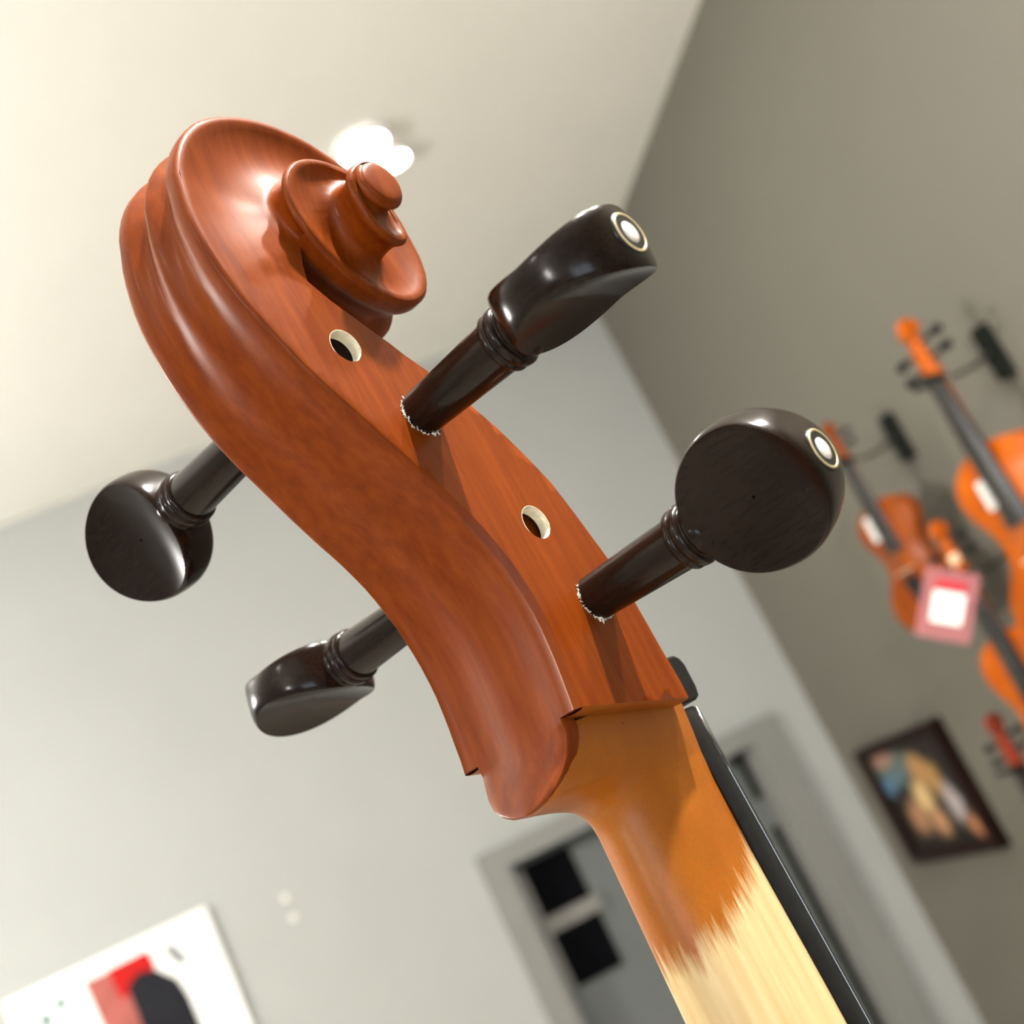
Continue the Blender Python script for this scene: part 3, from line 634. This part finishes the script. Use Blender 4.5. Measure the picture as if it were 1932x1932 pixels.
# ------------------------------------------------------------------ pegs
def peg(y, z, side, roll, cheek_x, collar, label):
    """peg pushed in from +x (side=1) or -x; roll turns the thumb piece about the shaft"""
    p = empty('peg'); p.parent = cello
    p.location = (0, y * MM, (z - FLOOR_OF_CELLO) * MM)
    p.rotation_euler = (0, 0, 0 if side > 0 else PI)
    p['label'] = label
    mb = MB(); r1, r0 = 7.35, 4.75; tip = -23 if side > 0 else -6
    mb.lathe([(tip, .01), (tip, 4.2), (tip + .6, r0 - .1)] + [(x, float(np.interp(x, [-20, collar], [r0, r1]))) for x in np.linspace(-20 if side > 0 else -5, collar, 8)], 48)
    mb.build('shaft', M['ebony'], p, MM, sharp=math.radians(40))
    c = collar
    prof = [(c - .4, 7.3), (c - .2, 7.9), (c + .5, 8.35), (c + 1.2, 8.3), (c + 1.7, 7.9), (c + 1.9, 7.75), (c + 2.1, 8.0), (c + 2.7, 8.6), (c + 3.9, 8.65), (c + 4.7, 8.2), (c + 5.0, 7.6), (c + 5.2, 7.3), (c + 5.6, 7.6), (c + 6.4, 8.0), (c + 7.4, 8.0), (c + 9, 7.0), (c + 11, 5.0)]
    mb = MB(); mb.lathe(prof, 56); mb.build('collar', M['ebony'], p, MM)
    # thumb piece: thick heart-shaped disc with hollowed faces
    A0 = c + 5.4; RA, RB = 20.0, 19.6; ca = A0 + 19.4
    def outline_r(ph):
        a, b_ = RA * math.cos(ph), RB * math.sin(ph)
        if math.cos(ph) < -.35:      # flatter shoulders next to the collar
            q = (-math.cos(ph) - .35) / .65; a *= 1 - .05 * q
        return a, b_
    def hrim(ph):
        cs = math.cos(ph)
        if cs > 0: return 5.0 + 3.6 * cs ** 1.6
        return 5.0 + 2.8 * (-cs) ** 1.3
    NP = 72; rows = []
    prof_r = [(0.02, None), (.18, None), (.36, None), (.54, None), (.7, None), (.82, None), (.9, None), (.945, 1.0), (.965, .93), (.985, .74), (.996, .45), (1.0, 0.0)]
    lay = []
    for rho, hh in prof_r:
        row = []
        for k in range(NP):
            ph = 2 * PI * k / NP; a, b_ = outline_r(ph); hr = hrim(ph)
            bulge = 1.0 + .0
            h = (3.6 + (hr - 3.6) * (rho / .945) ** 2.0) if hh is None else hr * hh
            row.append((ca + a * rho, b_ * rho, h))
        lay.append(row)
    mb = MB(); full = lay + [[(x, y_, -h) for x, y_, h in row] for row in reversed(lay[:-1])]
    # roll about the shaft axis
    cr2, sr2 = math.cos(roll), math.sin(roll)
    rot = lambda q: (q[0], q[1] * cr2 - q[2] * sr2, q[1] * sr2 + q[2] * cr2)
    mb.grid([[rot(q) for q in row] for row in full], closed_v=True)
    th = mb.build('thumb_piece', M['ebony'], p, MM, sharp=math.radians(35))
    # inlaid pearl eye with a thin ring at the tip
    te = ca + RA
    mb = MB(); mb.lathe([(te - 1.6, 5.4), (te - .05, 5.4), (te + .12, 5.2), (te + .12, 4.8), (te - .05, 4.65), (te - .3, 4.6)], 40); mb.build('eye_ring', M['ring'], p, MM)
    mb = MB(); mb.lathe([(te - 1.8, 5.75), (te - .35, 5.75), (te - .05, 5.4), (te - .02, 4.6), (te, 2.0), (te, .01)], 40); mb.build('eye_disc', M['black'], p, MM)
    mb = MB(); mb.lathe([(te - .5, 2.95), (te + .1, 2.9), (te + .35, 2.2), (te + .45, 1.0), (te + .48, .01)], 32); mb.build('pearl_dot', M['pearl'], p, MM)
    # ragged white splinters where the shaft enters the cheek
    if side > 0:
        rs = random.Random(int(y * 7 + z)); mb = MB()
        for k in range(70):
            t = PI * (.75 + 1.22 * k / 69.0); rr = 6.35 + rs.uniform(-.05, .25)
            big = rs.uniform(.35, .8) * (1.6 if rs.random() < .25 else 1)
            cx_, cy_, cz_ = cheek_x + rs.uniform(.05, .35), rr * math.cos(t), rr * math.sin(t)
            o_ = len(mb.v)
            for _ in range(4): mb.v.append((cx_ + rs.uniform(-big, big) * .7, cy_ + rs.uniform(-big, big), cz_ + rs.uniform(-big, big)))
            mb.f += [(o_, o_ + 1, o_ + 2), (o_, o_ + 2, o_ + 3), (o_, o_ + 3, o_ + 1), (o_ + 1, o_ + 3, o_ + 2)]
        sp = mb.build('splinters', M['chips'], p, MM, smooth=False); sp['kind'] = 'stuff'
    return p
R_ = math.radians
ROLL_R1, ROLL_R2, ROLL_L1, ROLL_L2 = 6, -70, 72, 10
peg(255.6 - 280, 115.0, 1, R_(ROLL_R1), 20.8, 53.0, 'dark peg on the cheek side nearest the scroll, seen edge-on')
peg(284.9 - 280, 55.1, 1, R_(ROLL_R2), 22.8, 54.6, 'dark peg on the cheek side nearest the nut, round face to the camera')
peg(241.5 - 280, 136.5, -1, R_(ROLL_L1), 19.5, 56.5, 'dark peg on the far side behind the upper back')
peg(277.4 - 280, 79.2, -1, R_(ROLL_L2), 22.0, 58.5, 'dark peg on the far side behind the lower back, seen edge-on')

# ------------------------------------------------------------------ violins on the right wall
BODY = [(0, .001), (.012, .03), (.05, .06), (.12, .079), (.19, .083), (.27, .077), (.34, .064), (.40, .0565), (.46, .055), (.52, .058), (.57, .068), (.62, .087), (.70, .1), (.78, .1035), (.86, .101), (.93, .085), (.975, .05), (.995, .02), (1.0, .001)]
BTH = [math.acos(1 - 2 * b_[0]) for b_ in BODY]
_th = np.linspace(0, PI, 400); _w = np.interp(_th, BTH, [b_[1] for b_ in BODY]); _k = np.exp(-np.arange(-24, 25) ** 2 / 200.0); _k /= _k.sum()
_w = np.convolve(np.concatenate([-_w[24:0:-1], _w, -_w[-2:-26:-1]]), _k, 'valid')
def hw(t): return max(.0008, float(np.interp(math.acos(max(-1, min(1, 1 - 2 * t))), _th, _w)))
def body_mesh(mb, L, W, rib, arch, z_top, ts=None, xf=0.0):
    ts = ts or [.5 - .5 * math.cos(PI * i / 44) for i in range(45)]
    nv = 12
    def rowf(t, sgn):
        w = hw(t) * W; a = arch * min(1, math.sin(PI * min(1, max(0, t))) * 2.2)
        return [((xf + sgn * a * (1 - v * v) ** 1.3 if sgn > 0 else xf - rib - a * (1 - v * v) ** 1.3), w * v, z_top - L * t) for v in [-1 + 2 * j / nv for j in range(nv + 1)]]
    F = [rowf(t, 1) for t in ts]; K = [rowf(t, -1) for t in ts]
    mb.grid(F); mb.grid(K)
    edge_f = [r_[-1] for r_ in F] + [r_[0] for r_ in reversed(F)]; edge_k = [r_[-1] for r_ in K] + [r_[0] for r_ in reversed(K)]
    mb.grid([edge_f, edge_k], closed_v=True)
def violin(y, z_nut, s, k, matk, label, hang=True, lean=0.0, yaw=18):
    v = empty('violin', (ROOM_X - .15, y, H + z_nut), PI); tag(v, label, 'violin', 'violins hanging on the right wall')
    v.rotation_euler = (0, lean, PI + R_(yaw)); v.scale = (s, s * k, s)
    mat = M[matk]
    xb = -.012      # top plate plane
    mb = MB(); body_mesh(mb, .355, 1.0, .032, .014, -.132, xf=xb - .012); mb.build('body', mat, v, sharp=R_(40))
    mb = MB(); mb.grid([[(-.006 + .004 * (1 - q * q), (.012 + .009 * f_) * q, -.27 * f_) for q in (-1, -.5, 0, .5, 1)] for f_ in (0, .5, 1)] + []); 
    mb.grid([[(-.012, (.012 + .009 * f_) * q, -.27 * f_) for q in (1, 0, -1)] for f_ in (0, .5, 1)])
    for q in (-1, 1): mb.grid([[(-.006, (.012 + .009 * f_) * q, -.27 * f_), (-.012, (.012 + .009 * f_) * q, -.27 * f_)] for f_ in (0, .5, 1)])
    mb.poly([(-.006, -.021, -.27), (-.002, 0, -.27), (-.006, .021, -.27), (-.012, .021, -.27), (-.012, -.021, -.27)])
    mb.build('fingerboard', M['black'], v)
    mb = MB(); mb.grid([[(-.012 - .016 * math.sin(a), .0125 * math.cos(a), z) for a in [PI * j / 8 for j in range(9)]] for z in (0.005, -.03, -.08, -.12, -.145)]); mb.build('neck', mat, v)
    # pegbox and scroll
    mb = MB(); mb.grid([[(x - .010, yy, zz) for x, yy in ((.002, w), (-.014, w), (-.016, 0), (-.014, -w), (.002, -w), (.0, 0))] for zz, w in ((0, .012), (.03, .011), (.06, .009), (.078, .0085))], closed_v=True)
    pts_ = []
    for i in range(40):
        t = i / 39 * 3.6 * PI; r = .019 * (1 - i / 46)
        pts_.append((-.016 - r * math.cos(t + .4) * .9, 0, .085 + r * math.sin(t + .4) * .95))
    mb.tube(pts_, [.0085 - .003 * i / 39 for i in range(40)], 8)
    mb.lathe([(-.019, .001), (-.019, .006), (-.008, .008), (.008, .008), (.019, .006), (.019, .001)], 14, 'y', (-.017, 0, .086))
    mb.build('scroll', mat, v)
    for zz, sd in ((.016, -1), (.03, 1), (.046, -1), (.06, 1)):
        mb = MB(); mb.tube([(-.016, -sd * .012, zz), (-.016, sd * .028, zz)], .0036, 8)
        mb.lathe([(sd * .028, .001), (sd * .03, .006), (sd * .040, .0095), (sd * .048, .007), (sd * .05, .001)], 12, 'y', (-.016, 0, zz)); mb.build('tuning_peg', M['black'], v)
    mb = MB(); mb.box(-.02, .008, -.021, .021, -.327, -.323); mb.build('bridge', M['bridge'], v, smooth=False)
    mb = MB(); mb.grid([[(-.004, (.011 + .011 * f_) * q * 1.0, -.468 + .125 * f_) for q in (-1, 0, 1)] for f_ in (0, .5, 1)]); mb.grid([[(-.012, (.011 + .011 * f_) * q, -.468 + .125 * f_) for q in (1, 0, -1)] for f_ in (0, .5, 1)]); mb.build('tailpiece', M['black'], v)
    mb = MB(); mb.lathe([(-.014, .001), (-.014, .035), (-.008, .045), (.0, .04), (-.003, .001)], 20, 'x', (0, .045, -.44)); mb.build('chin_rest', M['hook'], v)
    for q in (-1.5, -.5, .5, 1.5):
        mb = MB(); mb.tube([(-.002, q * .005, 0), (.010, q * .009, -.324), (-.002, q * .008, -.35)], .0007, 5); mb.build('string', M['arm'], v)
    if hang:
        h = empty('wall_hanger', (ROOM_X, y, H + z_nut)); tag(h, HL[label], 'hanger', 'violin wall hangers')
        mb = MB(); mb.box(-.022, 0, -.016, .016, -.055, .05); mb.build('wall_plate', M['hook'], h, smooth=False)
        mb = MB(); mb.tube([(-.02, 0, .0), (-.06, 0, -.012), (-.10, 0, -.014), (-.13, 0, -.008)], .0055, 8); mb.build('arm', M['arm'], h)
        mb = MB(); mb.tube([(-.175, -.021, -.002), (-.15, -.021, -.006), (-.132, -.012, -.008), (-.13, 0, -.008), (-.132, .012, -.008), (-.15, .021, -.006), (-.175, .021, -.002)], .006, 8); mb.build('yoke', M['hook'], h)
    return v
VL = ['large amber violin hanging highest, its lower half cut by the frame edge', 'smaller brown violin hanging behind the round peg, chin rest at its foot', 'amber violin behind the red and white price tag', 'violin below the price tag, only red scroll and shoulder in the frame', 'lowest violin at the right frame edge, mostly cut off']
HL = {VL[0]: 'black wall hanger holding the highest amber violin', VL[1]: 'black wall hanger holding the smaller brown violin', VL[2]: 'black wall hanger behind the price tag', VL[3]: 'black wall hanger of the red-scrolled violin', VL[4]: 'black wall hanger at the lower frame edge'}
violin(2.03, .447, 1.1, 1.2, 'orange', VL[0])
violin(2.455, .455, .8, 1.25, 'brownviolin', VL[1])
violin(2.285, .135, 1.0, 1.15, 'orange', VL[2])
violin(2.475, -.235, 1.0, 1.15, 'redviolin', VL[3])
# price tag in a pink sleeve, and small white cards tucked by two necks
tg_ = empty('price_tag', (1.235, 2.112, H + .149)); tag(tg_, 'price tag with red band in a pink plastic sleeve hanging on a violin', 'price tag')
TAG = Matrix.Rotation(math.atan2(-1.27, 2.26) , 4, 'Z')
def tagpart(name, mat, u0, u1, v0, v1, d):
    mb = MB(); mb.box(u0 * .92, u1 * .92, d - .0006, d + .0006, v0 * 1.08 - .008, v1 * 1.08 - .008)
    rot = Matrix.Rotation(R_(38), 3, 'Y'); az = Matrix.Rotation(-math.atan2(1.27, 2.26), 3, 'Z')
    mb.v = [tuple(az @ (rot @ Vector(p))) for p in mb.v]
    return mb.build(name, mat, tg_, smooth=False)
tagpart('sleeve', M['sleeve'], -.05, .05, -.125, -.012, -.004)
tagpart('card', M['white'], -.028, .030, -.098, -.047, -.0065)
tagpart('red_band', M['tagred'], -.028, .030, -.0465, -.028, -.0068)
mb = MB(); mb.lathe([(-.011, .001), (-.008, .009), (0, .0115), (.008, .009), (.011, .001)], 14, 'z'); mb.build('tie_button', M['bridge'], tg_)
mb = MB(); mb.tube([(0, 0, 0), (.045, .085, .006), (.086, .168, -.008), (.098, .176, -.012)], .0012, 6); mb.build('tie_string', M['white'], tg_)
for (y, z, lab) in ((2.055, .225, 'white card tucked beside the neck of the highest violin'), (2.475, .305, 'white card tucked beside the neck of the brown violin')):
    cd_ = empty('paper_card', (ROOM_X - .158, y, H + z)); tag(cd_, lab, 'card', 'white cards on violin necks')
    mb = MB(); mb.box(-.002, .002, -.010, .010, -.032, .022); mb.build('card_front', M['white'], cd_, smooth=False)
    mb = MB(); mb.box(.0021, .016, -.004, .004, -.006, .006); mb.build('clip', M['arm'], cd_, smooth=False)

# ------------------------------------------------------------------ rest of the cello below the frame, and the bench it stands on
mb = MB(); body_mesh(mb, 745.0, 2050.0, 118.0, 22.0, -262.0, xf=0.0)
mb.v = [(y, x + 8.0, z) for x, y, z in mb.v]
cpart(mb, 'body', M['varnish'], sharp=R_(40))
mb = MB(); mb.lathe([(-1060, .01), (-1060, 2), (-1045, 4), (-1010, 4), (-1008, 12), (-1000, 14), (-995, .01)], 20, 'z', (0, -50, 0)); cpart(mb, 'endpin', M['arm'])
bench = empty('display_bench', (org.x, org.y, 0), cello.rotation_euler.z); tag(bench, 'low wooden display bench carrying the cello below the frame', 'bench')
bt = H + FLOOR_OF_CELLO * .001
mb = MB(); mb.box(-.32, .32, -.22, .22, bt - .04, bt); mb.build('bench_top', M['floor'], bench, smooth=False)
for sx in (-.28, .28):
    for sy in (-.18, .18):
        mb = MB(); mb.box(sx - .025, sx + .025, sy - .025, sy + .025, 0, bt - .04); mb.build('leg', M['floor'], bench, smooth=False)
